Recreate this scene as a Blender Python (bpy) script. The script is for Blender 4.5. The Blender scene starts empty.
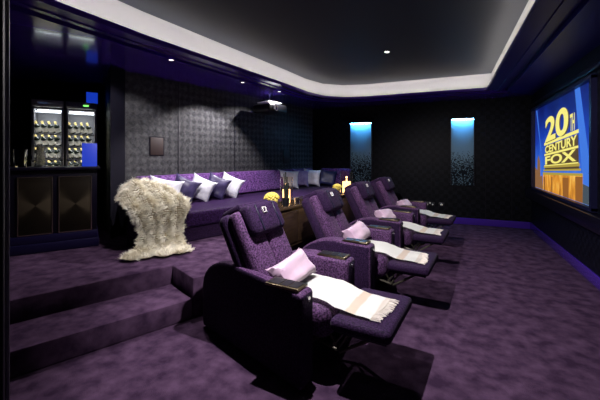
import bpy, bmesh, math, random
from mathutils import Vector, Matrix, noise
random.seed(7)
C = bpy.context.scene
PI = math.pi
# ------------------------------------------------------------ camera
cam = bpy.data.objects.new('camera', bpy.data.cameras.new('camera'))
C.collection.objects.link(cam)
cam.location = (0, 0, 1.35)
cam.rotation_euler = (PI/2, 0, math.radians(23.98))
cam.data.sensor_width = 36; cam.data.lens = 335/600*36
cam.data.shift_y = -43/600
cam.data.clip_start = .05
C.camera = cam
# ------------------------------------------------------------ world, exposure
w = bpy.data.worlds.new('world'); C.world = w; w.use_nodes = True
w.node_tree.nodes['Background'].inputs[0].default_value = (.25, .22, .5, 1)
w.node_tree.nodes['Background'].inputs[1].default_value = .004
C.view_settings.view_transform = 'Standard'; C.view_settings.look = 'None'
C.view_settings.exposure = 0; C.view_settings.gamma = 1; C.view_settings.use_curve_mapping = False
C.cycles.sample_clamp_indirect = 3
C.cycles.use_denoising = True
# ------------------------------------------------------------ the room's lamps
def spot(name, loc, tgt, energy, angle, col=(1, .93, .85), r=.02, blend=.3):
    l = bpy.data.lights.new(name, 'SPOT'); l.energy = energy; l.color = col
    l.spot_size = math.radians(angle); l.spot_blend = blend; l.shadow_soft_size = r
    o = bpy.data.objects.new(name, l); C.collection.objects.link(o); o.location = loc
    o.rotation_euler = (Vector(tgt)-Vector(loc)).to_track_quat('-Z', 'Y').to_euler()
    return o
def area(name, loc, tgt, energy, sx, sy, col, spread=180):
    l = bpy.data.lights.new(name, 'AREA'); l.energy = energy; l.color = col
    l.shape = 'RECTANGLE'; l.size = sx; l.size_y = sy; l.spread = math.radians(spread)
    o = bpy.data.objects.new(name, l); C.collection.objects.link(o); o.location = loc
    o.rotation_euler = (Vector(tgt)-Vector(loc)).to_track_quat('-Z', 'Y').to_euler()
    return o
WARM = (1, .93, .86)
spot('row_lamp', (-.85, 1.95, 2.15), (-.05, 2.95, 0), 300, 140, (1, .93, .97), .012, .35)
spot('stair_lamp', (-2.3, 2.65, 2.46), (-2.2, 2.3, 0), 110, 150, (1, .93, .95), .02, .4)
spot('centre_lamp', (-.78, 4.7, 2.77), (-.78, 4.7, 0), 170, 112, (1, .93, .94), .03, .6)
for k, (x, y, e) in enumerate([(-3.0, 3.0, 60), (-2.9, 4.35, 210), (-2.72, 5.22, 95)]):
    spot('wall_washer', (x, y, 2.48), (x-.55, y-.1, .6), e, (120, 108, 120)[k], (1, .94, .97), .02, .35)

# ------------------------------------------------------------ material helpers
def mat(name, col=(.5,.5,.5), rough=.6, metal=0, emis=None, es=1, coat=0, sheen=0, trans=0, spec=.5, ior=1.45):
    m = bpy.data.materials.new(name); m.use_nodes = True
    b = m.node_tree.nodes['Principled BSDF']; I = b.inputs
    I['Base Color'].default_value = (*col, 1); I['Roughness'].default_value = rough
    I['Metallic'].default_value = metal; I['Coat Weight'].default_value = coat
    I['Coat Roughness'].default_value = .05
    I['Sheen Weight'].default_value = sheen; I['Transmission Weight'].default_value = trans
    I['Specular IOR Level'].default_value = spec; I['IOR'].default_value = ior
    if emis: I['Emission Color'].default_value = (*emis, 1); I['Emission Strength'].default_value = es
    return m
def N(m, t, **k):
    n = m.node_tree.nodes.new(t)
    for a, v in k.items():
        if a in n.inputs.keys(): n.inputs[a].default_value = v
        else: setattr(n, a, v)
    return n
def L(m, a, b): m.node_tree.links.new(a, b)
def bsdf(m): return m.node_tree.nodes['Principled BSDF']
def ramp(m, fac, stops):
    r = N(m, 'ShaderNodeValToRGB'); e = r.color_ramp.elements
    while len(e) < len(stops): e.new(.5)
    for q, (p, c) in zip(e, stops): q.position = p; q.color = (*c, 1)
    L(m, fac, r.inputs[0]); return r
def noisy(name, c1, c2, scale, rough=.7, detail=4, lo=.35, hi=.65, bump=0, bscale=None, stretch=(1,1,1), **k):
    m = mat(name, c1, rough, **k)
    tc = N(m, 'ShaderNodeTexCoord'); mp = N(m, 'ShaderNodeMapping'); mp.inputs['Scale'].default_value = stretch
    L(m, tc.outputs['Object'], mp.inputs[0])
    n = N(m, 'ShaderNodeTexNoise', Scale=scale, Detail=detail); L(m, mp.outputs[0], n.inputs['Vector'])
    r = ramp(m, n.outputs['Fac'], [(lo, c1), (hi, c2)]); L(m, r.outputs[0], bsdf(m).inputs['Base Color'])
    if bump:
        n2 = N(m, 'ShaderNodeTexNoise', Scale=bscale or scale*3, Detail=3); L(m, mp.outputs[0], n2.inputs['Vector'])
        b = N(m, 'ShaderNodeBump', Strength=bump, Distance=.01); L(m, n2.outputs['Fac'], b.inputs['Height'])
        L(m, b.outputs[0], bsdf(m).inputs['Normal'])
    return m
carpet = noisy('carpet', (.034, .018, .040), (.090, .051, .096), 9, .95, 9, .34, .68, .9, 260, spec=.02)
velvet = noisy('crushed_velvet', (.010, .004, .016), (.130, .060, .155), 95, .55, 8, .36, .72, .4, 90, sheen=.04, spec=.08)
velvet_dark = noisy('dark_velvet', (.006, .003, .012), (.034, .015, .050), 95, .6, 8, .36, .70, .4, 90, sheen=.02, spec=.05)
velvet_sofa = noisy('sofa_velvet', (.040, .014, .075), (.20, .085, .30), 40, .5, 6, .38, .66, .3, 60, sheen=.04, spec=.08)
leatherette = mat('black_leatherette', (.006, .006, .018), .45, spec=.3)
black = mat('black_plastic', (.006, .006, .008), .35)
satin_soffit = mat('indigo_satin_paint', (.018, .014, .15), .42, spec=.25)  # satin version, purple-blue glow likewise in the base colour
lacquer = mat('indigo_lacquer', (.050, .018, .26), .15, coat=.3, spec=.4)  # purple LED glow is put into this base colour
dark_lacquer = mat('black_lacquer', (.004, .003, .009), .3, spec=.3)
black_wall = mat('black_wall_paint', (.0035, .003, .007), .6, spec=.15)
ceiling_m = mat('slate_ceiling_paint', (.040, .046, .058), .6, spec=.06)
cove_m = mat('cove_plaster', (.28, .295, .31), .8, spec=.1)
satin = noisy('lilac_satin', (.42, .29, .39), (.50, .37, .45), 4, .35, 2, sheen=.3)
whitec = noisy('white_fabric', (.66, .66, .74), (.82, .82, .90), 16, .7, 3, bump=.2, bscale=40)
purplec = noisy('purple_satin', (.025, .018, .065), (.07, .055, .15), 10, .4, 3)
bluec = noisy('navy_satin', (.012, .015, .06), (.03, .035, .12), 10, .4, 3)
steel = mat('brushed_steel', (.42, .40, .37), .4, metal=.4)
chrome = mat('chrome', (.8, .8, .82), .12, metal=1)
bronze = mat('bronze', (.30, .24, .13), .35, metal=1)
glass = mat('clear_glass', (1, 1, 1), .02, trans=1, ior=1.2)
gold = mat('gold_foil', (.75, .60, .22), .35, metal=.6)
bottle_m = mat('green_black_glass', (.005, .007, .005), .12)
labelm = mat('cream_label', (.8, .78, .68), .6)
flame = mat('candle_flame', (1, .6, .2), .5, emis=(1, .55, .2), es=25)
wax = mat('candle_wax', (.85, .65, .4), .5, emis=(1, .60, .26), es=3.2)
led_warm = mat('warm_led', (1, 1, 1), .5, emis=(1, .88, .74), es=36.0)
led_purple = mat('purple_led', (.3, .2, 1), .5, emis=(.20, .08, 1), es=5)
glow_blue = mat('blue_led', (.02, .02, .1), .5, emis=(.008, .045, .55), es=.8)  # blue emission for the two added panels
led_ice = mat('ice_blue_led', (.5, .8, 1), .5, emis=(.14, .50, 1), es=95)
fridge_led = mat('fridge_led', (1, 1, 1), .5, emis=(.85, .92, 1), es=14)
wood = noisy('dark_walnut', (.018, .010, .006), (.042, .025, .013), 5, .3, 4, stretch=(1, 1, 8), coat=.2)
# embossed wall covering: small raised squares
def emboss(name, c1, c2, scale, rot=0, rough=.45, strength=.5):
    m = mat(name, c1, rough, spec=.10)
    tc = N(m, 'ShaderNodeTexCoord'); mp = N(m, 'ShaderNodeMapping')
    mp.inputs['Scale'].default_value = (scale,)*3; mp.inputs['Rotation'].default_value = (0, rot, 0)
    L(m, tc.outputs['Object'], mp.inputs[0])
    ch = N(m, 'ShaderNodeTexChecker', Scale=1.0); L(m, mp.outputs[0], ch.inputs['Vector'])
    nz = N(m, 'ShaderNodeTexNoise', Scale=1.3, Detail=3); L(m, mp.outputs[0], nz.inputs['Vector'])
    r1 = ramp(m, ch.outputs['Fac'], [(0, c1), (1, c2)])
    r2 = ramp(m, nz.outputs['Fac'], [(.3, (.55,)*3), (.7, (1.3,)*3)])
    mx = N(m, 'ShaderNodeMix', data_type='RGBA', blend_type='MULTIPLY'); mx.inputs[0].default_value = 1
    L(m, r1.outputs[0], mx.inputs[6]); L(m, r2.outputs[0], mx.inputs[7])
    L(m, mx.outputs[2], bsdf(m).inputs['Base Color'])
    b = N(m, 'ShaderNodeBump', Strength=strength, Distance=.02); L(m, ch.outputs['Fac'], b.inputs['Height'])
    L(m, b.outputs[0], bsdf(m).inputs['Normal']); return m
wall_rear_m = emboss('rear_wall_covering', (.030, .030, .034), (.075, .075, .078), 13, PI/4)
wall_far_m = emboss('far_wall_covering', (.0022, .003, .005), (.006, .0068, .010), 12)
wall_right_m = emboss('screen_wall_fabric', (.0025, .0028, .006), (.005, .0055, .011), 16)

# ------------------------------------------------------------ mesh builder
class MB:
    def __init__(s): s.bm = bmesh.new()
    def _new(s, fn, M=None):
        t = bmesh.new(); fn(t)
        if M is not None:
            bmesh.ops.transform(t, matrix=M, verts=t.verts)
            if M.determinant() < 0: bmesh.ops.reverse_faces(t, faces=t.faces)
        me = bpy.data.meshes.new('t'); t.to_mesh(me); t.free(); s.bm.from_mesh(me); bpy.data.meshes.remove(me); return s
    def box(s, x0, x1, y0, y1, z0, z1, bev=0, seg=2, M=None):
        def f(t):
            bmesh.ops.create_cube(t, size=1)
            for v in t.verts: v.co = Vector(((x0+x1)/2+v.co.x*(x1-x0), (y0+y1)/2+v.co.y*(y1-y0), (z0+z1)/2+v.co.z*(z1-z0)))
            if bev: bmesh.ops.bevel(t, geom=t.edges[:], offset=bev, segments=seg, profile=.5, affect='EDGES')
        return s._new(f, M)
    def prism(s, poly, z0, z1, bev=0, seg=2, M=None):
        def f(t):
            a = [t.verts.new((x, y, z0)) for x, y in poly]; b = [t.verts.new((x, y, z1)) for x, y in poly]
            n = len(poly); t.faces.new(a[::-1]); t.faces.new(b)
            for i in range(n): t.faces.new((a[i], a[(i+1) % n], b[(i+1) % n], b[i]))
            bmesh.ops.recalc_face_normals(t, faces=t.faces)
            if bev: bmesh.ops.bevel(t, geom=t.edges[:], offset=bev, segments=seg, profile=.5, affect='EDGES')
        return s._new(f, M)
    def side(s, prof, y0, y1, bev=0, seg=2, M=None):   # profile in x,z pushed along y
        R = Matrix(((1,0,0,0),(0,0,1,0),(0,1,0,0),(0,0,0,1)))
        return s.prism(prof, y0, y1, bev, seg, (M or Matrix()) @ R)
    def lathe(s, prof, n=20, M=None):
        def f(t):
            rings = []
            for r, z in prof:
                rings.append([t.verts.new((r*math.cos(2*PI*i/n), r*math.sin(2*PI*i/n), z)) for i in range(n)])
            for a, b in zip(rings, rings[1:]):
                for i in range(n): t.faces.new((a[i], a[(i+1) % n], b[(i+1) % n], b[i]))
            bmesh.ops.remove_doubles(t, verts=t.verts, dist=1e-5)
            bmesh.ops.recalc_face_normals(t, faces=t.faces)
        return s._new(f, M)
    def tube(s, pts, r, n=8):
        def f(t):
            rings = []; P = [Vector(p) for p in pts]
            for i, p in enumerate(P):
                d = (P[min(i+1, len(P)-1)]-P[max(i-1, 0)]).normalized()
                u = d.orthogonal().normalized(); v = d.cross(u)
                rings.append([t.verts.new(p+r*(math.cos(2*PI*k/n)*u+math.sin(2*PI*k/n)*v)) for k in range(n)])
            for a, b in zip(rings, rings[1:]):
                for k in range(n): t.faces.new((a[k], a[(k+1) % n], b[(k+1) % n], b[k]))
            t.faces.new(rings[0][::-1]); t.faces.new(rings[-1])
            bmesh.ops.recalc_face_normals(t, faces=t.faces)
        return s._new(f)
    def grid(s, fn, nu, nv, M=None, thick=0):
        def f(t):
            V = [[t.verts.new(fn(i/nu, j/nv)) for j in range(nv+1)] for i in range(nu+1)]
            for i in range(nu):
                for j in range(nv): t.faces.new((V[i][j], V[i+1][j], V[i+1][j+1], V[i][j+1]))
            if thick: bmesh.ops.solidify(t, geom=t.faces[:], thickness=thick)
        return s._new(f, M)
    def ball(s, c, r, sc=(1,1,1), sub=2):
        def f(t):
            bmesh.ops.create_icosphere(t, subdivisions=sub, radius=r)
            for v in t.verts: v.co = Vector((c[0]+v.co.x*sc[0], c[1]+v.co.y*sc[1], c[2]+v.co.z*sc[2]))
        return s._new(f)
    def build(s, name, m, parent=None, label=None, smooth=True):
        me = bpy.data.meshes.new(name); s.bm.to_mesh(me); s.bm.free()
        for mm in (m if isinstance(m, (list, tuple)) else [m]): me.materials.append(mm)
        if smooth:
            me.polygons.foreach_set('use_smooth', [True]*len(me.polygons)); me.set_sharp_from_angle(angle=math.radians(38))
        o = bpy.data.objects.new(name, me); C.collection.objects.link(o)
        if parent: o.parent = parent
        if label: o['label'] = label
        return o
def tag(o, label, cat, group=None, kind=None):
    o['label'] = label; o['category'] = cat
    if group: o['group'] = group
    if kind: o['kind'] = kind
    return o
def empty(name, loc=(0,0,0), rz=0):
    o = bpy.data.objects.new(name, None); C.collection.objects.link(o)
    o.location = loc; o.rotation_euler.z = rz; o.empty_display_size = .1; return o
def place(o, loc, rz=0): o.location = loc; o.rotation_euler.z = rz; return o
def copy_tree(o, parent=None):
    c = o.copy(); C.collection.objects.link(c)
    if parent: c.parent = parent
    for ch in list(o.children): copy_tree(ch, c)
    return c
def struct(o, label=None):
    o['kind'] = 'structure'
    if label: o['label'] = label
    return o

# ============================================================ THE ROOM
Z_P, Z_T, Z_S = .34, .17, 2.5          # platform, tread, soffit
FAR, RIGHT = 7.5, 1.41
struct(MB().prism([(-6.5,-1.5),(RIGHT+.2,-1.5),(RIGHT+.2,FAR+.2),(-6.5,FAR+.2)], -.1, 0).build('floor', carpet, smooth=False))
# steps run along s, rise along p
s = Vector((.415, .910)); p = Vector((-.910, .415)); E0 = Vector((-1.95, 2.19))
def P2(a, b): v = E0+s*a+p*b; return (v.x, v.y)
plat = [P2(-3.2, .45), P2(0, .45), P2(0, 0), P2(.12, 0), (-1.86, 2.42), (-1.46, FAR), (-6.4, FAR), (-6.4, -1.2)]
struct(MB().prism(plat, .001, Z_P, .012).build('floor', carpet), 'carpeted platform behind the seats')
struct(MB().prism([P2(-3.2, 0), P2(-.001, 0), P2(-.001, .449), P2(-3.2, .449)], .001, Z_T, .015).build('floor', carpet), 'carpeted lower step')
# rear wall, slightly turned, covering built in its own plane
def wall_between(name, a, b, z0, z1, m, th=.12):
    a, b = Vector(a), Vector(b); d = b-a; o = MB().box(0, d.length, 0, th, 0, z1-z0).build(name, m, smooth=False)
    o.location = (a.x, a.y, z0); o.rotation_euler.z = math.atan2(d.y, d.x); return struct(o)
rear = wall_between('wall_rear', (-3.93, 3.12), (-2.998, FAR), Z_P, Z_S, wall_rear_m)
rw = Vector((.208, .978)); rn = Vector((.978, -.208)); R0 = Vector((-3.93, 3.12))
def on_rear(t, off=0): v = R0+rw*t+rn*off; return v
def panel_seams(ts, nm='trim_1'):
    for t in ts:
        v = on_rear(t, .0); o = MB().box(-.006, .006, -.004, .008, Z_P, Z_S).build(nm, dark_lacquer); place(o, (v.x, v.y, 0), math.atan2(rw.y, rw.x)); struct(o)
panel_seams((.80, 1.95, 2.75, 3.55))
far = wall_between('wall_far', (-3.1, FAR), (RIGHT+.1, FAR), 0, Z_S, wall_far_m)
for x in (-1.72+.3, -.34, .66, 1.1):
    struct(MB().box(x-.006, x+.006, FAR-.008, FAR+.004, .1, Z_S).build('trim_2', black_wall))
SY0, SY1, SZ0, SZ1 = 4.50, 7.22, .81, 2.18      # screen opening
rt = MB()
rt.box(RIGHT, RIGHT+.15, -1.5, SY0-.06, 0, Z_S); rt.box(RIGHT, RIGHT+.15, SY1+.04, FAR+.1, 0, Z_S)
rt.box(RIGHT, RIGHT+.15, SY0-.06, SY1+.04, 0, SZ0-.03); rt.box(RIGHT, RIGHT+.15, SY0-.06, SY1+.04, SZ1+.04, Z_S)
struct(rt.build('wall_right', wall_right_m, smooth=False))
struct(MB().box(RIGHT-.10, RIGHT, 2.0, FAR, .60, SZ0-.05, .012).build('trim_3', dark_lacquer), 'dark ledge under the screen')
struct(MB().box(RIGHT-.05, RIGHT, 2.0, FAR, SZ1+.07, SZ1+.13, .008).build('trim_3', dark_lacquer), 'dark rail over the screen')
struct(MB().box(RIGHT-.025, RIGHT, -1.4, FAR, 0, .13, .008).build('baseboard_right', lacquer))
struct(MB().box(-1.3, RIGHT, FAR-.025, FAR, 0, .13, .008).build('baseboard_far', lacquer))
# bar recess walls
bd = Vector((.55, .835)); bn = Vector((-.835, .55)); B0 = Vector((-4.10, 1.84))
def PB(a, b): v = B0+bd*a+bn*b; return (v.x, v.y)
struct(MB().prism([PB(-2.5, 1.95), PB(1.6, 1.95), PB(1.6, 2.1), PB(-2.5, 2.1)], Z_P, Z_S).build('wall_left', black_wall, smooth=False))
struct(MB().prism([PB(-1.0, -.15), PB(-1.0, 2.0), PB(-1.1, 2.0), PB(-1.1, -.15)], Z_P, Z_S).build('wall_left', black_wall, smooth=False))
struct(MB().prism([PB(.98, .30), (-3.93, 3.12), (-4.1, 3.25), PB(1.0, 1.95), PB(.95, 1.95)], Z_P, Z_S).build('wall_left', black_wall, smooth=False), 'dark pilaster beside the bar')
# near door jamb at the left edge of the view
j = MB().box(0, .30, .012, .25, 0, Z_S, .006).build('door_1', black_wall)
MB().box(.29, .30, .0, .012, 0, Z_S, .002).build('door_edge', mat('grey_edge', (.16, .16, .18), .5), j)
place(j, (-1.08, .506, 0), math.atan2(.425, -.905)); struct(j, 'dark door jamb nearest the camera')

# ceiling: lowered soffit with an opening, stepped cornice, lit cove, raised slate field
OP = [(-2.82, .2), (-2.72, 2.4), (-2.42, 5.0), (-2.36, 5.7), (-2.22, 6.2), (-1.92, 6.48), (-1.5, 6.58), (.60, 6.58), (.61, .2)]
CX, CY = -1.05, 3.4
def ring(poly, d):      # push the outline away from the middle by d
    out = []; n = len(poly)
    for i in range(n):
        a, b, c = Vector(poly[i-1]), Vector(poly[i]), Vector(poly[(i+1) % n])
        e1, e2 = (b-a).normalized(), (c-b).normalized()
        n1, n2 = Vector((-e1.y, e1.x)), Vector((-e2.y, e2.x)); m = (n1+n2).normalized()
        q = b+m*d/max(.35, m.dot(n1)); out.append((q.x, q.y))
    return out
def loft(rings, closed=True):   # rings: list of (poly, z)
    mb = MB(); t = mb.bm; R = []
    for poly, z in rings: R.append([t.verts.new((x, y, z)) for x, y in poly])
    n = len(rings[0][0])
    for a, b in zip(R, R[1:]):
        for i in range(n): t.faces.new((a[i], a[(i+1) % n], b[(i+1) % n], b[i]))
    return mb
OUT = [(-7, -1.5), (-7, 2.4), (-7, 5.0), (-7, 5.7), (-7, FAR+.2), (-1.92, FAR+.2), (-1.5, FAR+.2), (RIGHT+.2, FAR+.2), (RIGHT+.2, -1.5)]
sof = loft([(OUT, Z_S), (ring(OP, .34), Z_S), (ring(OP, .34), Z_S+.055), (ring(OP, .23), Z_S+.055), (ring(OP, .23), Z_S), (ring(OP, .17), Z_S), (ring(OP, .17), Z_S+.045),
            (ring(OP, .08), Z_S+.045), (ring(OP, .08), Z_S), (OP, Z_S), (OP, Z_S+.05), (ring(OP, .012), Z_S+.05), (ring(OP, .012), Z_S+.012), (ring(OP, .2), Z_S+.012)])
so_ = sof.build('ceiling', [lacquer, satin_soffit])
for pl in so_.data.polygons:
    if pl.center.x > .55: pl.material_index = 1
struct(so_, 'glossy indigo lowered ceiling border with stepped moulding')
cv = loft([(ring(OP, .199), Z_S+.012)] + [(ring(OP, .20-.14*(1-math.cos(a))), Z_S+.012+.29*math.sin(a)) for a in [k*PI/2/8 for k in range(9)]])
struct(cv.build('ceiling', cove_m), 'white curved cove')
top = MB(); tb = top.bm; tb.faces.new([tb.verts.new((x, y, Z_S+.300)) for x, y in ring(OP, .3)])
struct(top.build('ceiling', ceiling_m, smooth=False), 'dark slate raised ceiling')
ls = loft([(ring(OP, .018), Z_S+.036), (ring(OP, .042), Z_S+.036), (ring(OP, .042), Z_S+.047), (ring(OP, .018), Z_S+.047), (ring(OP, .018), Z_S+.036)])
struct(ls.build('trim_4', led_warm, smooth=False), 'warm light strip hidden on the cove ledge')
# closing shell behind the camera
struct(MB().box(-7, RIGHT+.2, -1.6, -1.5, 0, 3).build('wall_back', dark_lacquer, smooth=False))
struct(MB().box(-7, RIGHT+.3, -1.6, FAR+.3, 3.0, 3.05).build('ceiling', dark_lacquer, smooth=False), 'slab over the lowered ceiling')
# ============================================================ NICHES
niche_m = mat('pearl_mosaic', (.2,.3,.36), .6, spec=.1)
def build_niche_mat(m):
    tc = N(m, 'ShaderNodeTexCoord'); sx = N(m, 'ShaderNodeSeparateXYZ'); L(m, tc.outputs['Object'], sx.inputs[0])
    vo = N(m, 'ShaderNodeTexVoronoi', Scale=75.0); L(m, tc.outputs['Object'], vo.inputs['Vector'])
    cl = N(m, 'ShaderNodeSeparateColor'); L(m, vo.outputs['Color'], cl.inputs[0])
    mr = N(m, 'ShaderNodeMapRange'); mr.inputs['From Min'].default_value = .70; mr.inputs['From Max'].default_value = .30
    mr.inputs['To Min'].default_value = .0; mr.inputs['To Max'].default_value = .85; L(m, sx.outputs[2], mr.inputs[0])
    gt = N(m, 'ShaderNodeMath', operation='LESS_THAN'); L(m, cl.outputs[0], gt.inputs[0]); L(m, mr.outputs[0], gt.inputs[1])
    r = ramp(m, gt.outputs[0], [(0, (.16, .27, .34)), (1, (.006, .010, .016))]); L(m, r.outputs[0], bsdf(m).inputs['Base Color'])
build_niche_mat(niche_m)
def make_niche(x0, x1, label):
    n = empty('lit_wall_panel', (x0, FAR, .78)); tag(n, label, 'wall light', 'lit mosaic panels on the far wall')
    W, H = x1-x0, 1.33
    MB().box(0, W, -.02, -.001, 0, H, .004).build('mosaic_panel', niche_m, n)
    f = MB().box(-.012, 0, -.05, -.001, 0, H).box(W, W+.012, -.05, -.001, 0, H)
    f.build('frame', dark_lacquer, n, smooth=False)
    MB().box(0, W, -.10, -.001, H, H+.015).build('lamp_hood', dark_lacquer, n)
    MB().box(.01, W-.01, -.085, -.035, H-.012, H-.001).build('light_strip', led_ice, n, smooth=False)
    return n
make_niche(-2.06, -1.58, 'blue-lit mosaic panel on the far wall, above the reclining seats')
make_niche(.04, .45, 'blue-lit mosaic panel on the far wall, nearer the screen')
# round and square plates, sockets
def plate(name, t, z0, z1, wd, label):
    v = on_rear(t, .0); o = MB().box(-wd/2, wd/2, -.012, 0, z0, z1, .003).build(name, mat('speaker_cloth_brown', (.018, .008, .007), .6))
    MB().box(-wd/2-.012, wd/2+.012, -.006, 0, z0-.012, z1+.012).build('frame', dark_lacquer, o)
    place(o, (v.x, v.y, 0), math.atan2(rw.y, rw.x)); tag(o, label, 'wall speaker'); return o
plate('wall_speaker', .45, 1.38, 1.63, .20, 'small reddish brown wall speaker left of the first wall seam, over the fur throw')
plate('wall_speaker', 3.45, 1.22, 1.50, .22, 'small reddish brown wall speaker near the dark corner, over the far pillows')
for k, x in enumerate((-.41, -.355, -.31)):
    pass
sock = MB().box(-.09, .09, -.008, 0, -.045, .045, .003).build('wall_socket', black); place(sock, (-.36, FAR, .37)); tag(sock, 'black socket plate with three small white caps low on the far wall', 'socket')
for q_ in ((-.05, -.014, -.008), (.05, -.014, -.008), (.0, -.014, .02)): MB().ball(q_, .015).build('socket_cap', labelm, sock)
sock = MB().box(-.055, .055, -.008, 0, -.045, .045, .003).build('wall_socket', black); place(sock, (-.14, FAR, .365)); tag(sock, 'socket plate with one larger pale cap low on the far wall, nearer the screen', 'socket')
MB().ball((0, -.014, 0), .028, (1, .5, .8)).build('socket_cap', labelm, sock)

# ============================================================ SCREEN
scr = empty('projection_screen', (RIGHT+.008, SY1, 0)); tag(scr, 'large wall screen showing a golden lettered monument on blue sky', 'screen')
# local: +x to the viewer's right (towards smaller world y), +z up, local y = into the wall
scr.rotation_euler.z = -PI/2
SW = SY1-SY0
pic = mat('screen_picture', (0,0,0), .6)
def pic_nodes(m):
    tc = N(m, 'ShaderNodeTexCoord'); sx = N(m, 'ShaderNodeSeparateXYZ'); L(m, tc.outputs['Object'], sx.inputs[0])
    nz = N(m, 'ShaderNodeTexNoise', Scale=1.6, Detail=4); L(m, tc.outputs['Object'], nz.inputs['Vector'])
    a = N(m, 'ShaderNodeMath', operation='MULTIPLY_ADD'); a.inputs[1].default_value = -.5; a.inputs[2].default_value = 1.12
    L(m, sx.outputs[2], a.inputs[0]); b = N(m, 'ShaderNodeMath', operation='MULTIPLY_ADD'); b.inputs[1].default_value = .5
    L(m, nz.outputs['Fac'], b.inputs[0]); L(m, a.outputs[0], b.inputs[2])
    r = ramp(m, b.outputs[0], [(.28, (.003, .008, .12)), (.58, (.008, .04, .40)), (.82, (.04, .16, .72)), (1, (.18, .30, .75))])
    L(m, r.outputs[0], bsdf(m).inputs['Emission Color']); bsdf(m).inputs['Emission Strength'].default_value = 1.0
pic_nodes(pic)
ps = MB().box(0, SW, 0, .02, SZ0, SZ1).build('screen_surface', pic, scr, smooth=False)
MB().box(-.04, 0, -.06, .03, SZ0-.03, SZ1+.03).box(SW, SW+.06, -.06, .03, SZ0-.03, SZ1+.03).box(-.04, SW+.06, -.06, .03, SZ1, SZ1+.04).box(-.04, SW+.06, -.06, .03, SZ0-.04, SZ0).build('screen_frame', mat('frame_midnight', (.006, .006, .03), .4), scr, smooth=False)  # frame's blue tint carries the screen's light in its colour
def em(name, c, e=1): 
    m = mat(name, (0,0,0), .6, emis=c, es=e); return m
E_beam, E_gold, E_gold2, E_dark = em('beam_blue', (.05, .18, .72)), em('gold_light', (.95, .85, .20)), em('gold_mid', (.42, .32, .05)), em('gold_shadow', (.09, .055, .02))
def pedn(m):
    tc = N(m, 'ShaderNodeTexCoord'); nz = N(m, 'ShaderNodeTexNoise', Scale=5.0, Detail=5); mp = N(m, 'ShaderNodeMapping'); mp.inputs['Scale'].default_value = (1.6, 1, .6)
    L(m, tc.outputs['Object'], mp.inputs[0]); L(m, mp.outputs[0], nz.inputs['Vector'])
    r = ramp(m, nz.outputs['Fac'], [(.3, (.30, .10, .015)), (.5, (.75, .30, .03)), (.68, (1, .62, .12))]); L(m, r.outputs[0], bsdf(m).inputs['Emission Color'])
E_or, E_or2, E_bld, E_fl = em('pedestal_orange', (.85, .32, .04)), em('pedestal_brown', (.30, .11, .02)), em('town_brown', (.25, .12, .05)), em('ground_grey', (.06, .08, .10))
OX = .05
pedn(E_or)
def quad(mb, q, y): 
    t = mb.bm; t.faces.new([t.verts.new((x+OX, y, z)) for x, z in q])
def picpart(name, quads, m, y):
    mb = MB()
    for q in quads: quad(mb, q, y)
    return mb.build(name, m, ps, smooth=False)
for q_ in ([(2.02, 2.18), (2.20, 2.18), (2.59, 1.02), (2.30, 1.05)], [(.35, 1.45), (.38, 1.45), (.10, 2.17), (.02, 2.17)]): picpart('light_beam', [q_], E_beam, -.002)
picpart('town', [[(-.11, .815), (.5, .815), (.45, 1.05), (.33, 1.02), (.30, 1.28), (.2, 1.38), (.12, 1.30), (.1, 1.12), (-.11, 1.2)]], E_bld, -.002)
picpart('ground', [[(1.5, .815), (2.66, .815), (2.66, 1.0), (2.28, 1.04), (1.5, 1.0)]], E_fl, -.003)
picpart('pedestal', [[(.5, .815), (2.29, .815), (2.3, 1.14), (.5, 1.07)]], E_or, -.004)
for q_ in ([(1.55, .815), (1.80, .815), (1.80, 1.08), (1.55, 1.07)], [(.55, .815), (.64, .815), (.64, 1.03), (.55, 1.03)], [(2.05, .815), (2.29, .815), (2.3, 1.12), (2.05, 1.11)], [(1.0, .815), (1.06, .815), (1.06, 1.05), (1.0, 1.05)]): picpart('pedestal_shadow', [q_], E_or2, -.005)
picpart('monument_shadow', [[(.62, 1.12), (2.18, 1.2), (2.14, 1.62), (.66, 1.53)]], E_dark, -.004)
for q_ in ([(.5, 1.06), (2.3, 1.13), (2.3, 1.16), (.5, 1.10)], [(.54, 1.12), (2.24, 1.19), (2.24, 1.215), (.54, 1.145)], [(.57, 1.17), (2.2, 1.24), (2.2, 1.28), (.57, 1.21)]): picpart('monument_tier', [q_], E_gold2, -.005)
for q_ in ([(.59, 1.53), (2.17, 1.64), (2.17, 1.685), (.59, 1.575)], [(.60, 1.365), (2.16, 1.46), (2.16, 1.49), (.60, 1.395)], [(.60, 1.20), (2.16, 1.275), (2.16, 1.29), (.60, 1.215)]): picpart('monument_tier', [q_], E_gold, -.006)
def text_quad(s_, q, y, m, name='lettering', ext=.004):
    cu = bpy.data.curves.new('t', 'FONT'); cu.body = s_; cu.offset = .03
    ob = bpy.data.objects.new('t', cu); C.collection.objects.link(ob)
    dg = bpy.context.evaluated_depsgraph_get(); me = bpy.data.meshes.new_from_object(ob.evaluated_get(dg))
    bpy.data.objects.remove(ob)
    xs = [v.co.x for v in me.vertices]; ys = [v.co.y for v in me.vertices]
    x0, x1, y0, y1 = min(xs), max(xs), min(ys), max(ys)
    BL, BR, TR, TL = [Vector(a) for a in q]
    for v in me.vertices:
        a = (v.co.x-x0)/(x1-x0); b = (v.co.y-y0)/(y1-y0)
        r = (BL*(1-a)+BR*a)*(1-b)+(TL*(1-a)+TR*a)*b
        v.co = (r.x+OX, y, r.y)
    me.materials.clear(); me.materials.append(m)
    o = bpy.data.objects.new(name, me); C.collection.objects.link(o); o.parent = ps; return o
text_quad('20', [(.70, 1.565), (1.86, 1.655), (1.84, 2.03), (.70, 1.94)], -.007, E_dark)
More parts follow.
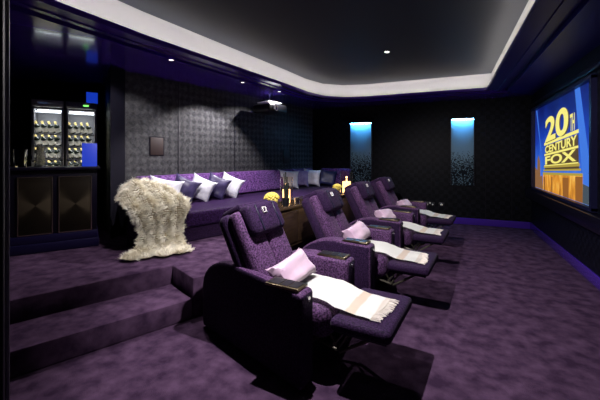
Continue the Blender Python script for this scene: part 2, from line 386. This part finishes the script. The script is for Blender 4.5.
text_quad('20', [(.67, 1.575), (1.80, 1.66), (1.80, 2.04), (.67, 1.95)], -.009, E_gold)
text_quad('TH', [(1.87, 1.67), (2.04, 1.685), (2.04, 1.90), (1.87, 1.89)], -.009, E_gold)
text_quad('CENTURY', [(.66, 1.405), (2.12, 1.495), (2.12, 1.625), (.66, 1.52)], -.009, E_gold)
text_quad('FOX', [(.66, 1.225), (2.10, 1.30), (2.10, 1.45), (.66, 1.355)], -.009, E_gold)

# ============================================================ CEILING FITTINGS, PROJECTOR
def downlight(x, y, z, label, on=True):
    o = MB().lathe([(.028, 0), (.045, 0), (.045, -.006), (.030, -.006), (.028, 0)], 20).build('downlight', chrome)
    MB().lathe([(0, -.002), (.028, -.002), (.028, .0), (0, .0)], 16).build('bulb', mat('lamp_glow', (1,1,1), .5, emis=(1, .95, .85), es=12 if on else 3), o, smooth=False)
    place(o, (x, y, z)); tag(o, label, 'ceiling light'); return o
downlight(-.78, 4.7, Z_S+.299, 'round downlight in the middle of the dark raised ceiling')
for (x, y), lb in zip([(-3.0, 3.0), (-2.9, 4.35), (-2.72, 5.22)], ['small downlight in the indigo border above the fur throw', 'small downlight in the indigo border above the middle of the sofa', 'small downlight in the indigo border nearest the far corner']):
    downlight(x, y, Z_S-.001, lb, False)
pj = empty('projector', (-2.97, 5.32, Z_S), math.radians(-15)); tag(pj, 'dark ceiling projector on a silver pole above the sofa', 'projector')
MB().lathe([(0, 0), (.05, 0), (.05, -.012), (.014, -.02), (.014, -.16), (0, -.16)], 16).build('pole', chrome, pj)
MB().box(-.14, .14, -.17, .17, -.185, -.165, .004).box(-.03, .03, -.05, .05, -.215, -.18, .004).build('bracket', mat('white_metal', (.8,.8,.85), .35), pj)
MB().box(-.20, .22, -.24, .24, -.36, -.215, .03, 3).build('body', black, pj)
MB().lathe([(0, 0), (.05, 0), (.055, .04), (.042, .04), (.04, .015), (0, .015)], 20, Matrix.Translation((.215, -.10, -.285)) @ Matrix.Rotation(PI/2, 4, 'Y')).build('lens', chrome, pj)

# ============================================================ SOFA
sofa = empty('corner_sofa', (0, 0, Z_P)); tag(sofa, 'long purple crushed velvet corner sofa on the platform against the rear wall', 'sofa')
def rp(t, off): v = on_rear(t, off); return (v.x, v.y)
front = [(-3.25, 2.62), (-2.80, 3.02), (-2.61, 3.58), (-2.36, 3.98), (-2.22, 4.9), (-2.08, 6.3), (-2.02, 6.9)]
seatp = [rp(.02, .02)] + front + [(-2.0, FAR-.05), (-2.98, FAR-.05)]
cx = lambda poly, d: [((x-d*.8 if i not in (0, len(poly)-1) else x), (y+d*.3 if i < 3 else y)) for i, (x, y) in enumerate(poly)]
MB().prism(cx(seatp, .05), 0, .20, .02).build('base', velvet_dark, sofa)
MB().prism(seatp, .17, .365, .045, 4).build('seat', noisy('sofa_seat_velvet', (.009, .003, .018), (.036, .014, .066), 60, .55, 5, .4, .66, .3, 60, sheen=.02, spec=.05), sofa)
bk = [(.10, 1.50), (1.52, 2.90), (2.92, 4.22)]
for a, b in bk:
    mb = MB().side([(0, .385), (.30, .385), (.26, .50), (.17, .735), (.10, .755), (0, .745)], 0, b-a, .035, 3)
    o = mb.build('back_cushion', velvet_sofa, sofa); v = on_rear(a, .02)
    o.location = (v.x, v.y, 0); o.rotation_euler.z = math.atan2(rn.y, rn.x)
mb = MB().side([(0, .385), (.28, .385), (.24, .50), (.17, .735), (.10, .755), (0, .745)], 0, .70, .035, 3)
o = mb.build('back_cushion', velvet_sofa, sofa); o.location = (-2.73, FAR-.05, 0); o.rotation_euler.z = -PI/2
# -------- pillows
def pillow_mesh(w, h, t, seed, m, name, pinch=.17, n=14):
    mb = MB()
    def f(sgn):
        def g(a, b):
            x, y = a*2-1, b*2-1
            k = (1-x**4)*(1-y**4)
            px = 1-pinch*(1-abs(y)**3)*abs(x)**3*.9; py = 1-pinch*(1-abs(x)**3)*abs(y)**3*.9
            q = noise.noise(Vector((x*1.6+seed, y*1.6, seed*3.1)))*.12
            wr = noise.noise(Vector((x*5+seed*2, y*5, seed)))*.05
            return Vector((x*w/2*px, sgn*t/2*(k**.55)*(1+q*2)+wr*t*k, y*h/2*py))
        return g
    mb.grid(f(1), n, n); mb.grid(f(-1), n, n)
    bmesh.ops.remove_doubles(mb.bm, verts=mb.bm.verts, dist=1e-4)
    bmesh.ops.recalc_face_normals(mb.bm, faces=mb.bm.faces)
    return mb.build(name, m)
def pillow(loc, w, h, t, m, rz, tilt, roll, label, group, cat='pillow', name='throw_pillow', seed=None):
    o = pillow_mesh(w, h, t, seed or random.random()*9, m, name); o.rotation_mode = 'QUATERNION'
    M = Matrix.Rotation(rz, 4, 'Z') @ Matrix.Rotation(tilt, 4, 'X') @ Matrix.Rotation(roll, 4, 'Y')
    o.rotation_quaternion = M.to_quaternion(); o.location = loc; tag(o, label, cat, group); return o
ZS = Z_P+.365
PG, PG2 = 'pillows at the near end of the sofa', 'pillows in the far corner of the sofa'
for u, (x, y, m_, w_, h_, rz, roll, lb) in enumerate([
    (-3.42, 3.30, whitec, .44, .38, 44, .22, 'white fabric pillow nearest the fur throw'),
    (-3.37, 3.60, purplec, .38, .38, 42, .42, 'dark purple satin pillow between the two leftmost white pillows'),
    (-3.31, 3.88, whitec, .38, .37, 42, .45, 'white fabric pillow between the two dark purple pillows'),
    (-3.25, 4.16, purplec, .37, .38, 42, .42, 'dark purple satin pillow, second from the bare sofa back'),
    (-3.19, 4.43, whitec, .38, .37, 44, .45, 'white fabric pillow at the right end of the near row of pillows')]):
    pillow((x, y, ZS+h_/2-.005), w_, h_, .14, m_, math.radians(rz), math.radians(-14), roll, lb, PG, seed=u*1.7+.4)
for u, (x, y, m_, w_, h_, rz, roll, lb) in enumerate([
    (-2.98, 6.12, whitec, .46, .38, 42, .1, 'largest white pillow of the far corner group, behind the dark vase'),
    (-2.90, 6.56, noisy('lilac_fabric', (.22, .17, .40), (.36, .30, .55), 12), .38, .38, 42, .1, 'lilac pillow between two white ones in the far corner'),
    (-2.74, 6.80, whitec, .40, .38, 26, .1, 'white pillow beside the navy one in the far corner'),
    (-2.42, 6.93, bluec, .38, .36, 15, .15, 'navy satin pillow at the far end of the sofa')]):
    pillow((x, y, ZS+h_/2+.01), w_, h_, .13, m_, math.radians(rz), math.radians(-14), roll, lb, PG2, seed=u*2.3+1)

# -------- fur throw
fur_m = noisy('pale_fur', (.68, .62, .46), (.95, .92, .80), 9, .9, 4, .35, .6, sheen=.6)
fur_root = mat('fur_undercoat', (.30, .25, .15), .95, spec=.05)
def fur_throw():
    # path along the fall: (centre x, y, z, half width, heading vector)
    a = Vector((.62, .785, 0))      # across
    out = Vector((.785, -.62, 0))   # away from the sofa
    c0 = Vector((-3.04, 2.82, 0))
    K = [(-.60, .96, .18, -.17), (-.45, 1.0, .24, -.15), (-.24, .95, .30, -.08), (-.05, .85, .345, .01), (.06, .77, .33, .04), (.11, .66, .26, .04), (.15, .55, .22, .035), (.22, .44, .225, .03), (.36, .38, .29, -.01), (.48, .36, .33, -.03)]
    def S(t):
        f = t*(len(K)-1); i = min(int(f), len(K)-2); g = f-i; g = g*g*(3-2*g)*.5+g*.5
        return [K[i][q]*(1-g)+K[i+1][q]*g for q in range(4)]
    def g(t, b):
        o_, z, hw, sh = S(t); bb = b*2-1
        edge = (1-abs(bb)**4)
        rib = .075*abs(math.sin(bb*PI*2.0+.5))*edge + .03*noise.noise(Vector((bb*3, t*9, 1.3)))
        droop = -.14*abs(bb)**3*max(0, min(1, (.45-t)*3)) if bb < 0 else -.05*abs(bb)**3*max(0, min(1, (.45-t)*3))
        fall = max(0, min(1, (t-.35)*4))
        v = c0+a*(bb*hw+sh)+out*(o_+rib*fall+ (.0 if t < .85 else .03*math.sin(bb*7)))
        z2 = max(Z_P+.012, z+rib*(1-fall)+droop)
        return Vector((v.x, v.y, z2))
    o_ = MB(); o_.grid(g, 60, 40, thick=0)
    bm = o_.bm; bm.normal_update()
    for f in bm.faces: f.material_index = 1
    base = bm.faces[:]
    tufts = []
    for f in base:
        n_ = f.normal.copy()
        for _ in range(9):
            c = [random.random() for _ in f.verts]; sm = sum(c); pt = sum((v.co*(k/sm) for v, k in zip(f.verts, c)), Vector())
            tufts.append((pt, n_))
    if sum((n_.z for _, n_ in tufts)) < 0: sgn = -1
    else: sgn = 1
    for pt, n_ in tufts:
        cl = noise.noise(pt*14); d = (n_*sgn+Vector((random.uniform(-.5, .5), random.uniform(-.5, .5), -.55+random.uniform(-.3, .4)))+Vector((cl, noise.noise(pt*14+Vector((5,5,5))), 0))*1.1).normalized()
        ln = random.uniform(.03, .07); sd = d.cross(Vector((random.random(), random.random(), random.random()))).normalized()*.0035
        tip = pt+d*ln; tip.z = max(tip.z, Z_P+.004)
        bm.faces.new([bm.verts.new(pt-sd), bm.verts.new(pt+sd), bm.verts.new(tip)])
    o = o_.build('fur_throw', [fur_m, fur_root]); return tag(o, 'cream fur throw draped over the near end of the sofa, spilling on the carpet', 'throw')
fur_throw()

# ============================================================ RECLINERS
tray_m = mat('tray_bronze', (.16, .13, .08), .3, metal=1)
def arm_profile(rear):
    z = .575; P = [(0, .02), (0, z-.005), (-.30, z+.005), (rear+.40, z+.012)]
    for k in range(1, 8):
        t = k/7*PI/2; P.append((rear+.40-.40*math.sin(t), z+.012-.25*(1-math.cos(t))))
    P.append((rear, .02)); return P[::-1]
Rc = Matrix(((.888, 0, -.46, -.385), (0, 1, 0, 0), (.46, 0, .888, .38), (0, 0, 0, 1)))
def make_recliner(end=False, v1=velvet, v2=velvet_dark):
    r = empty('recliner')
    MB().box(-.56, -.12, -.25, .25, .02, .27, .01).build('base', leatherette, r)
    MB().box(-.62, .09, -.262, .262, .24, .445, .075, 4).build('seat', v1, r)
    mb = MB().box(-.16, -.035, -.255, .255, -.08, .655, .055, 4, Rc)
    mb.build('back_shell', v2, r)
    for y0, y1 in ((-.248, .0), (.0, .248)): MB().box(-.06, .045, y0, y1, 0, .64, .042, 4, Rc).build('backrest', v1, r)
    h = MB().box(.0, .12, -.20, .20, .42, .66, .05, 4, Rc).box(-.15, .05, -.19, .19, .62, .69, .03, 3, Rc).build('headrest_cushion', v2, r)
    for y_ in (-.115, .10): MB().box(.114, .125, y_, y_+.015, .44, .64, .003, 1, Rc).build('stitched_band', leatherette, h)
    bk_ = MB()
    for q in ((-.022, .022, .565, .573), (-.022, .022, .602, .61), (-.022, -.014, .565, .61), (.014, .022, .565, .61)): bk_.box(.118, .130, q[0]-.03, q[1]-.03, q[2], q[3], .002, 1, Rc)
    bk_.build('buckle', mat('pale_metal', (.75, .72, .68), .35, metal=.5), h)
    for sg in (-1, 1):
        long = end and sg < 0
        mb = MB().side(arm_profile(-1.07 if long else -.74), min(sg*.27, sg*.43), max(sg*.27, sg*.43), .03, 3)
        if long:
            for v in mb.bm.verts:
                k = (v.co.y+.43)/.16; oy = -.43+.27*(-v.co.x)
                inn = max(-.27, oy+.07); v.co.y = oy*(1-k)+inn*k
        mb.bm.normal_update()
        m_shade = v2  # darker velvet puts shade into the outer and front arm faces
        a = mb.build('arm', [v1, m_shade], r)
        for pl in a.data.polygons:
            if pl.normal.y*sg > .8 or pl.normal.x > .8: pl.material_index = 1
        yc = sg*.35 if not long else -.345
        t = MB().box(-.27, -.035, yc-.058, yc+.058, .574, .590, .004).build('control_tray', tray_m, a)
        MB().box(-.255, -.175, yc-.045, yc+.045, .588, .5925).box(-.165, -.115, yc-.045, yc+.045, .588, .5925).box(-.105, -.05, yc-.045, yc+.045, .588, .5925).build('tray_recess', black, t)
        MB().lathe([(0, 0), (.014, 0), (.014, .008), (0, .010)], 14, Matrix.Translation((.0, yc, .525)) @ Matrix.Rotation(PI/2, 4, 'Y')).build('button', chrome, a)
    f = MB().box(.10, .46, -.285, .285, .335, .41, .03, 3).build('footrest', v2, r)
    MB().box(.13, .43, -.25, .25, .318, .338, .004).build('footrest_panel', leatherette, f)
    lk = MB()
    for y in (-.21, .21):
        lk.tube([(-.12, y, .14), (.06, y, .30)], .011).tube([(-.12, y, .25), (.12, y, .20), (.20, y, .31)], .011).tube([(.06, y, .30), (.14, y, .19), (.34, y, .32)], .011)
    lk.tube([(.10, -.21, .225), (.10, .21, .225)], .009)
    lk.build('linkage', mat('dark_bronze', (.07, .065, .05), .4, metal=.6), r)
    return r
velvet4 = noisy('shaded_blue_velvet', (.020, .018, .075), (.065, .06, .22), 26, .55, 5, .40, .66, .3, 90, sheen=.4, spec=.25)
G = 'reclining seats in the row'
YAW = math.radians(-6)
chairs = [(-.71, 2.14), (-.58, 3.33), (-.48, 4.54), (-.38, 5.75)]
first = make_recliner(True); proto = make_recliner(False)
labs = ['purple crushed velvet recliner nearest the camera, with a long dark end panel', 'purple crushed velvet recliner, second from the camera', 'purple crushed velvet recliner, third from the camera, in front of the second lit candle', 'recliner farthest from the camera, nearest the far wall']
objs = [first, proto, copy_tree(proto), copy_tree(proto)]
for o, (x, y), lb in zip(objs, chairs, labs): place(o, (x, y, .002), YAW); tag(o, lb, 'recliner', G)
# lilac cushions
cu = ['lilac satin cushion on the recliner nearest the camera', 'lilac satin cushion on the second recliner', 'lilac satin cushion on the third recliner', 'small lilac satin cushion on the farthest recliner']
for (x, y), lb, (dx, dy, wd, hh, rl) in zip(chairs, cu, [(-.28, -.06, .42, .22, -.16), (-.29, .02, .41, .22, -.14), (-.30, .0, .38, .21, .1), (-.30, .0, .36, .20, .0)]):
    lx = math.cos(YAW)*dx-math.sin(YAW)*dy; ly = math.sin(YAW)*dx+math.cos(YAW)*dy
    pillow((x+lx, y+ly, .455+hh/2-.005), wd, hh, .15, satin, PI/2+YAW-.15, math.radians(-42), rl, lb, 'lilac cushions on the recliners', 'cushion', 'cushion')
# white fringed throws
th_m = mat('ivory_wool', (.80, .80, .76), .85, sheen=.3)
def th_nodes(m):
    tc = N(m, 'ShaderNodeTexCoord'); sx = N(m, 'ShaderNodeSeparateXYZ'); L(m, tc.outputs['Object'], sx.inputs[0])
    mr = N(m, 'ShaderNodeMapRange'); mr.inputs['From Min'].default_value = -.4; mr.inputs['From Max'].default_value = .4; L(m, sx.outputs[0], mr.inputs[0])
    W_, B_ = (.80, .81, .76), (.70, .60, .48)
    r = ramp(m, mr.outputs[0], [(0, W_), (.70, W_), (.715, B_), (.775, B_), (.79, W_), (.90, W_), (.91, (.70, .64, .55)), (1, W_)])
    L(m, r.outputs[0], bsdf(m).inputs['Base Color'])
    nz = N(m, 'ShaderNodeTexNoise', Scale=120.0); L(m, tc.outputs['Object'], nz.inputs['Vector'])
    b = N(m, 'ShaderNodeBump', Strength=.3, Distance=.003); L(m, nz.outputs['Fac'], b.inputs['Height']); L(m, b.outputs[0], bsdf(m).inputs['Normal'])
th_nodes(th_m)
def make_throw(seed, x_end=.36, shift=.0):
    K = [(-.34, .475), (-.22, .472), (0, .470), (.07, .458), (.115, .440), (.2, .425), (.30, .424), (x_end, .422)]
    xs = [k[0] for k in K]
    def zz(x):
        for (a, za), (b, zb) in zip(K, K[1:]):
            if x <= b: return za+(zb-za)*(x-a)/(b-a)
        return K[-1][1]
    def f(t, b):
        x = xs[0]+(xs[-1]-xs[0])*t; bb = b*2-1
        hw = .195-.03*t+.012*noise.noise(Vector((t*4, seed, bb)))
        return Vector((x+.015*math.sin(bb*2+seed), bb*hw+shift-.03*t, zz(x)+.014*abs(noise.noise(Vector((x*7, bb*2.2, seed))))+.004))
    o = MB().grid(f, 40, 22, thick=.008).build('throw', th_m)
    fr = MB()
    for i in range(44):
        b = i/43; e = f(1, b); l_ = .05+random.uniform(-.008, .01)
        fr.tube([e+Vector((-.004, 0, -.004)), e+Vector((l_*.5, random.uniform(-.003, .003), -.003)), e+Vector((l_, random.uniform(-.008, .008), -.006))], .0023, 4)
    fr.build('fringe', noisy('fringe_wool', (.62, .56, .48), (.75, .70, .62), 30, .9), o); return o
tl = ['ivory fringed throw laid over the seat and footrest of the recliner nearest the camera', 'ivory fringed throw laid over the second recliner', 'ivory fringed throw laid over the third recliner', 'ivory fringed throw laid over the recliner farthest from the camera']
for k, ((x, y), lb) in enumerate(zip(chairs, tl)):
    o = make_throw(k*1.9+.5, .34 if k == 0 else .35, -.01); place(o, (x, y, 0), YAW); tag(o, lb, 'throw', 'ivory throws on the recliners')

# ============================================================ CONSOLE BEHIND THE SEATS
ca = Vector((-1.66, 2.93)); cb = Vector((-1.36, 5.25)); cdir = (cb-ca); CL = cdir.length; crz = math.atan2(cdir.y, cdir.x)
con = empty('console_table', (ca.x, ca.y, Z_P), crz); tag(con, 'long dark walnut console table behind the recliners', 'console table')
MB().box(.02, CL-.02, .02, .40, 0, .43, .004).build('body', wood, con)
MB().box(0, CL, 0, .42, .43, .46, .006).build('table_top', noisy('polished_walnut', (.03, .018, .011), (.06, .038, .022), 6, .12, 4, stretch=(1, 8, 1), coat=.5), con)
for k in range(4): MB().box(.06+k*(CL-.12)/4, .06+(k+1)*(CL-.12)/4-.02, .008, .02, .04, .40, .004).build('door', wood, con)
CT = Z_P+.461
yel = noisy('yellow_petals', (.55, .42, .05), (.85, .72, .18), 40, .7)
leafm = mat('dark_leaf', (.03, .08, .03), .5)
def flowers(loc, r, vh, lb):
    o = empty('flower_vase', loc); tag(o, lb, 'vase of flowers', 'yellow posies on the console')
    MB().lathe([(0, 0), (r*.62, 0), (r*.72, vh), (r*.68, vh), (r*.58, .01), (0, .01)], 20).build('vase', glass, o)
    mb = MB()
    for i in range(7):
        a = i*2*PI/7; mb.tube([(r*.2*math.cos(a+2), r*.2*math.sin(a+2), .015), (r*.4*math.cos(a), r*.4*math.sin(a), vh+.01)], .004, 5)
    mb.build('stems', leafm, o)
    mb = MB()
    for i in range(60):
        a = i*2.39996; q = math.sqrt((i+.5)/60); z = vh+.005+r*.85*math.sqrt(1-q*q*.98)
        mb.ball((r*.9*q*math.cos(a), r*.9*q*math.sin(a), z), r*.17, (1, 1, .8), 1)
    mb.ball((0, 0, vh+.01), r*.8, (1, 1, .8), 2)
    mb.build('blossoms', yel, o); return o
flowers((-1.73, 3.15, CT), .088, .085, 'clear glass vase packed with yellow flowers behind the nearest recliner')
flowers((-1.50, 4.72, CT), .070, .085, 'smaller clear glass vase of yellow flowers beside the far candle lantern')
amber = mat('warm_lit_glass', (1, .93, .82), .06, trans=1, ior=1.12)
def hurricane(loc, r, h, lb, e):
    o = empty('hurricane_lantern', loc); tag(o, lb, 'candle lantern', 'candle lanterns on the console')
    MB().lathe([(r, .0), (r, h), (r-.004, h), (r-.004, .006), (0, .006), (0, 0), (r, 0)], 28).build('glass_cylinder', amber, o)
    MB().lathe([(0, .007), (r*.62, .007), (r*.62, h*.52), (r*.5, h*.51), (0, h*.49)], 20).build('candle', wax, o)
    MB().ball((0, 0, h*.49+.03), .010, (1, 1, 2.4)).build('flame', flame, o)
    l = bpy.data.lights.new('candle_glow', 'POINT'); l.energy = e; l.color = (1, .62, .28); l.shadow_soft_size = .015
    q = bpy.data.objects.new('candle_glow', l); C.collection.objects.link(q); q.parent = o; q.location = (0, 0, h*.49+.075)
    return o
hurricane((-1.78, 3.60, CT), .075, .31, 'lit glass candle lantern behind the dark vase on the console', 1.6)
hurricane((-1.44, 5.0, CT), .10, .33, 'lit glass candle lantern farther along the console, behind the third recliner', 2.2)
dv = empty('dark_vase', (-1.67, 3.36, CT)); tag(dv, 'black vase with dark upright leaves in front of the nearer candle lantern', 'vase')
MB().lathe([(0, 0), (.035, 0), (.045, .09), (.038, .09), (.03, .01), (0, .01)], 18).build('vase', black, dv)
mb = MB()
for i, (dx, h_) in enumerate([(-.012, .36), (.004, .38), (.018, .33), (.03, .26), (-.03, .24)]):
    mb.tube([(dx*.3, 0, .02), (dx*.8, .005*i, h_*.5), (dx, .01*(i-2), h_)], .007, 6)
for (x_, z_) in ((-.07, .215), (.07, .21), (.04, .235), (-.04, .235)): mb.tube([(0, 0, .17), (x_*.6, 0, z_-.01), (x_, 0, z_)], .006, 5)
mb.build('leaves', mat('black_leaf', (.008, .010, .008), .5), dv)
o = MB().lathe([(0, 0), (.028, 0), (.030, .07), (.026, .07), (.024, .008), (0, .008)], 18).build('votive_cup', chrome); place(o, (-1.63, 3.58, CT)); tag(o, 'small silver votive cup to the right of the dark vase', 'cup')

# ============================================================ BAR
brz = math.atan2(bd.y, bd.x)   # local +x along the front, local +y away from the room
bar = empty('bar_cabinet', (B0.x, B0.y, Z_P), brz); tag(bar, 'black lacquered bar cabinet with two brass-edged burl doors', 'cabinet')
MB().box(-.6, .83, .03, .56, .19, .87, .004).build('body', dark_lacquer, bar)
MB().box(-.62, .85, .0, .58, .0, .10, .008).box(-.61, .84, .012, .57, .10, .185, .008).build('plinth', mat('plinth_indigo', (.006, .004, .03), .35), bar)
MB().box(-.62, .86, -.01, .58, .87, .90, .004).build('counter_top', dark_lacquer, bar)
veneer = mat('sunburst_veneer', (.06, .045, .03), .5, spec=.1)
def ven(m):
    tc = N(m, 'ShaderNodeTexCoord'); sx = N(m, 'ShaderNodeSeparateXYZ'); L(m, tc.outputs['Object'], sx.inputs[0])
    at = N(m, 'ShaderNodeMath', operation='ARCTAN2'); L(m, sx.outputs[2], at.inputs[0]); L(m, sx.outputs[0], at.inputs[1])
    mu = N(m, 'ShaderNodeMath', operation='MULTIPLY'); mu.inputs[1].default_value = 2; L(m, at.outputs[0], mu.inputs[0])
    co = N(m, 'ShaderNodeMath', operation='COSINE'); L(m, mu.outputs[0], co.inputs[0])
    nz = N(m, 'ShaderNodeTexNoise', Scale=9.0, Detail=4); L(m, tc.outputs['Object'], nz.inputs['Vector'])
    ad = N(m, 'ShaderNodeMath', operation='ADD'); L(m, co.outputs[0], ad.inputs[0]); L(m, nz.outputs['Fac'], ad.inputs[1])
    r = ramp(m, ad.outputs[0], [(-.0, (.012, .009, .006)), (.5, (.022, .017, .011)), (1, (.055, .043, .028))]); L(m, r.outputs[0], bsdf(m).inputs['Base Color'])
ven(veneer)
brass = mat('pale_brass', (.62, .50, .40), .3, metal=1)
for x0, x1 in ((.13, .425), (.475, .78), (-.25, .07)):
    w_ = x1-x0; d_ = MB().box(-w_/2, w_/2, -.012, .0, -.305, .305, .002).build('door', veneer, bar); d_.location = ((x0+x1)/2, .03, .495)
    f_ = MB(); t_ = .008
    for q in ((-w_/2, w_/2, .305-t_, .305), (-w_/2, w_/2, -.305, -.305+t_), (-w_/2, -w_/2+t_, -.305, .305), (w_/2-t_, w_/2, -.305, .305)): f_.box(q[0], q[1], -.016, -.011, q[2], q[3])
    f_.build('door_trim', brass, d_, smooth=False)
CZ = Z_P+.901
def on_bar(a, b, z=CZ): v = PB(a, b); return (v[0], v[1], z)
# things on the counter
o = MB().box(-.075, .075, -.012, .012, 0, .27, .003).build('light_panel', glow_blue); place(o, on_bar(.76, .20), brz); tag(o, 'upright panel glowing blue at the right end of the bar', 'light panel')  # slab added to carry a blue glow at this end
dc = MB().lathe([(0, 0), (.05, 0), (.06, .10), (.062, .19), (.055, .19), (.045, .012), (0, .012)], 10).build('ice_bucket', glass); place(dc, on_bar(.13, .22)); tag(dc, 'faceted crystal ice bucket at the left end of the bar', 'ice bucket')
def shell(a, b):
    th = (a-.5)*2.6; r = .06*(1-.25*(b-.5)); return Vector((r*math.sin(th), -r*math.cos(th)+.03, .01+b*.24*(1-.35*(abs(a-.5)*2)**2)))
sv = MB().grid(shell, 16, 10, thick=.006).lathe([(0, 0), (.05, 0), (.05, .01), (0, .01)], 16).build('silver_vessel', chrome); place(sv, on_bar(.30, .20), .3); tag(sv, 'curved silver vessel beside the crystal ice bucket', 'vessel')
gl = MB().lathe([(0, 0), (.026, 0), (.024, .004), (.004, .008), (.004, .05), (.028, .075), (.032, .13), (.030, .13), (.026, .077), (0, .056)], 14)
g0 = gl.build('wine_glass', glass)
GLB = ['clear stemmed glass just right of the curved silver vessel', 'second clear stemmed glass to the right of the silver vessel', 'clear stemmed glass in the middle of the counter', 'clear stemmed glass closest to the blue glowing panel', 'clear stemmed glass behind the crystal ice bucket and the silver vessel']
for k, (a_, b_) in enumerate([(.40, .30), (.48, .22), (.56, .30), (.63, .24), (.22, .38)]):
    o = g0 if k == 0 else copy_tree(g0); place(o, on_bar(a_, b_)); tag(o, GLB[k], 'glass', 'glasses on the bar')
# wine coolers
def cooler(s0, s1, lb, green):
    o = empty('wine_cooler', (*PB(s0, 1.2), Z_P+.0), brz); tag(o, lb, 'wine cooler', 'wine coolers behind the bar'); W = s1-s0; H = 1.78; D = .5
    inner = mat('cooler_liner', (.05, .05, .055), .5)
    MB().box(0, .02, .03, D, 0, H).box(W-.02, W, .03, D, 0, H).box(0, W, D-.02, D, 0, H).box(0, W, .03, D, 0, .08).box(0, W, .03, D, H-.03, H).build('cabinet', inner, o, smooth=False)
    MB().box(0, W, 0, .06, H-.09, H, .004).build('header_panel', steel, o)
    MB().box(W*(.55 if green else .2), W*(.72 if green else .5), -.004, .0, H-.055, H-.035).build('display', em('green_display', (.2, .9, .15), 2) if green else em('dim_display', (.02, .03, .06)), o, smooth=False)
    d_ = MB().box(0, .028, 0, .028, 0, H-.095, .003).box(W-.028, W, 0, .028, 0, H-.095, .003).box(.028, W-.028, 0, .028, H-.125, H-.095).box(.028, W-.028, 0, .028, 0, .04).build('door', steel, o)
    MB().box(.028, W-.028, .012, .016, .04, H-.125).build('door_glass', glass, d_, smooth=False)
    MB().tube([(W-.014, -.03, .9), (W-.014, -.03, 1.3)], .006).tube([(W-.014, -.03, .92), (W-.014, .002, .92)], .005).tube([(W-.014, -.03, 1.28), (W-.014, .002, 1.28)], .005).build('handle', steel, d_)
    MB().box(.035, W-.035, .05, .065, H-.165, H-.15).box(.035, W-.035, .30, .315, H-.115, H-.1).build('light_strip', fridge_led, o, smooth=False)
    l = bpy.data.lights.new('cooler_light', 'AREA'); l.shape = 'RECTANGLE'; l.size = W-.1; l.size_y = .1; l.energy = 3; l.color = (.88, .94, 1)
    q = bpy.data.objects.new('cooler_light', l); C.collection.objects.link(q); q.parent = o; q.location = (W/2, .14, H-.17); q.rotation_euler = (math.radians(18), 0, 0)
    for z in (.42, .62, .80, .975, 1.15, 1.325): 
        sh = MB().box(.02, W-.02, .045, .05, z-.014, z+.002)
        for w_ in range(9): sh.box(.03+w_*(W-.06)/8-.0015, .03+w_*(W-.06)/8+.0015, .05, D-.03, z-.004, z)
        sh.build('shelf', steel, o, smooth=False)
    for z in (.86, 1.03, 1.21, 1.38):  # fill lights added to brighten the bottles row by row
        l = bpy.data.lights.new('shelf_light', 'AREA'); l.shape = 'RECTANGLE'; l.size = W-.08; l.size_y = .012; l.energy = .9; l.color = (.95, .96, 1)
        q = bpy.data.objects.new('shelf_light', l); C.collection.objects.link(q); q.parent = o; q.location = (W/2, .052, z+.09); q.rotation_euler = (math.radians(75), 0, 0)
    return o
cooler(.118, .47, 'left steel wine cooler with lit shelves behind its glass door', False)
cooler(.490, .861, 'right steel wine cooler with a small green display in its header', True)
bb_ = MB().lathe([(0, 0), (.032, 0), (.034, .006), (.034, .095), (.028, .112), (.0125, .135), (.0125, .165), (0, .165)], 14)
bot = bb_.build('wine_bottle', bottle_m)
MB().lathe([(.0135, .132), (.0145, .15), (.0142, .17), (0, .171)], 12).build('foil_neck', gold, bot)
MB().lathe([(.0347, .02), (.0347, .085)], 14).build('bottle_label', labelm, bot)
nb = 0
for ci, (s0, nm) in enumerate(((.118, 'left'), (.490, 'right'))):
    for ri, (z, rn_) in enumerate(((1.325, 'top'), (1.15, 'second'), (.975, 'third'), (.80, 'fourth'))):
        for k in range(4):
            o = bot if nb == 0 else copy_tree(bot); nb += 1
            o.location = on_bar(s0+.075+k*.072, 1.2+.14, Z_P+z+.022)
            o.rotation_euler = (math.radians(24), math.radians(-16), brz)
            tag(o, '%s bottle, tilted, on the %s shelf of the %s wine cooler' % (('leftmost', 'second', 'third', 'rightmost')[k], rn_, nm), 'bottle', 'bottles on the %s shelf of the %s wine cooler' % (rn_, nm))
o = MB().box(-.07, .07, -.012, .012, 0, .16, .003).build('light_panel', glow_blue); place(o, on_bar(.80, 1.26, Z_P+1.781), brz); tag(o, 'small panel glowing blue on top of the right wine cooler', 'light panel')  # second slab added for the blue glow above the cooler
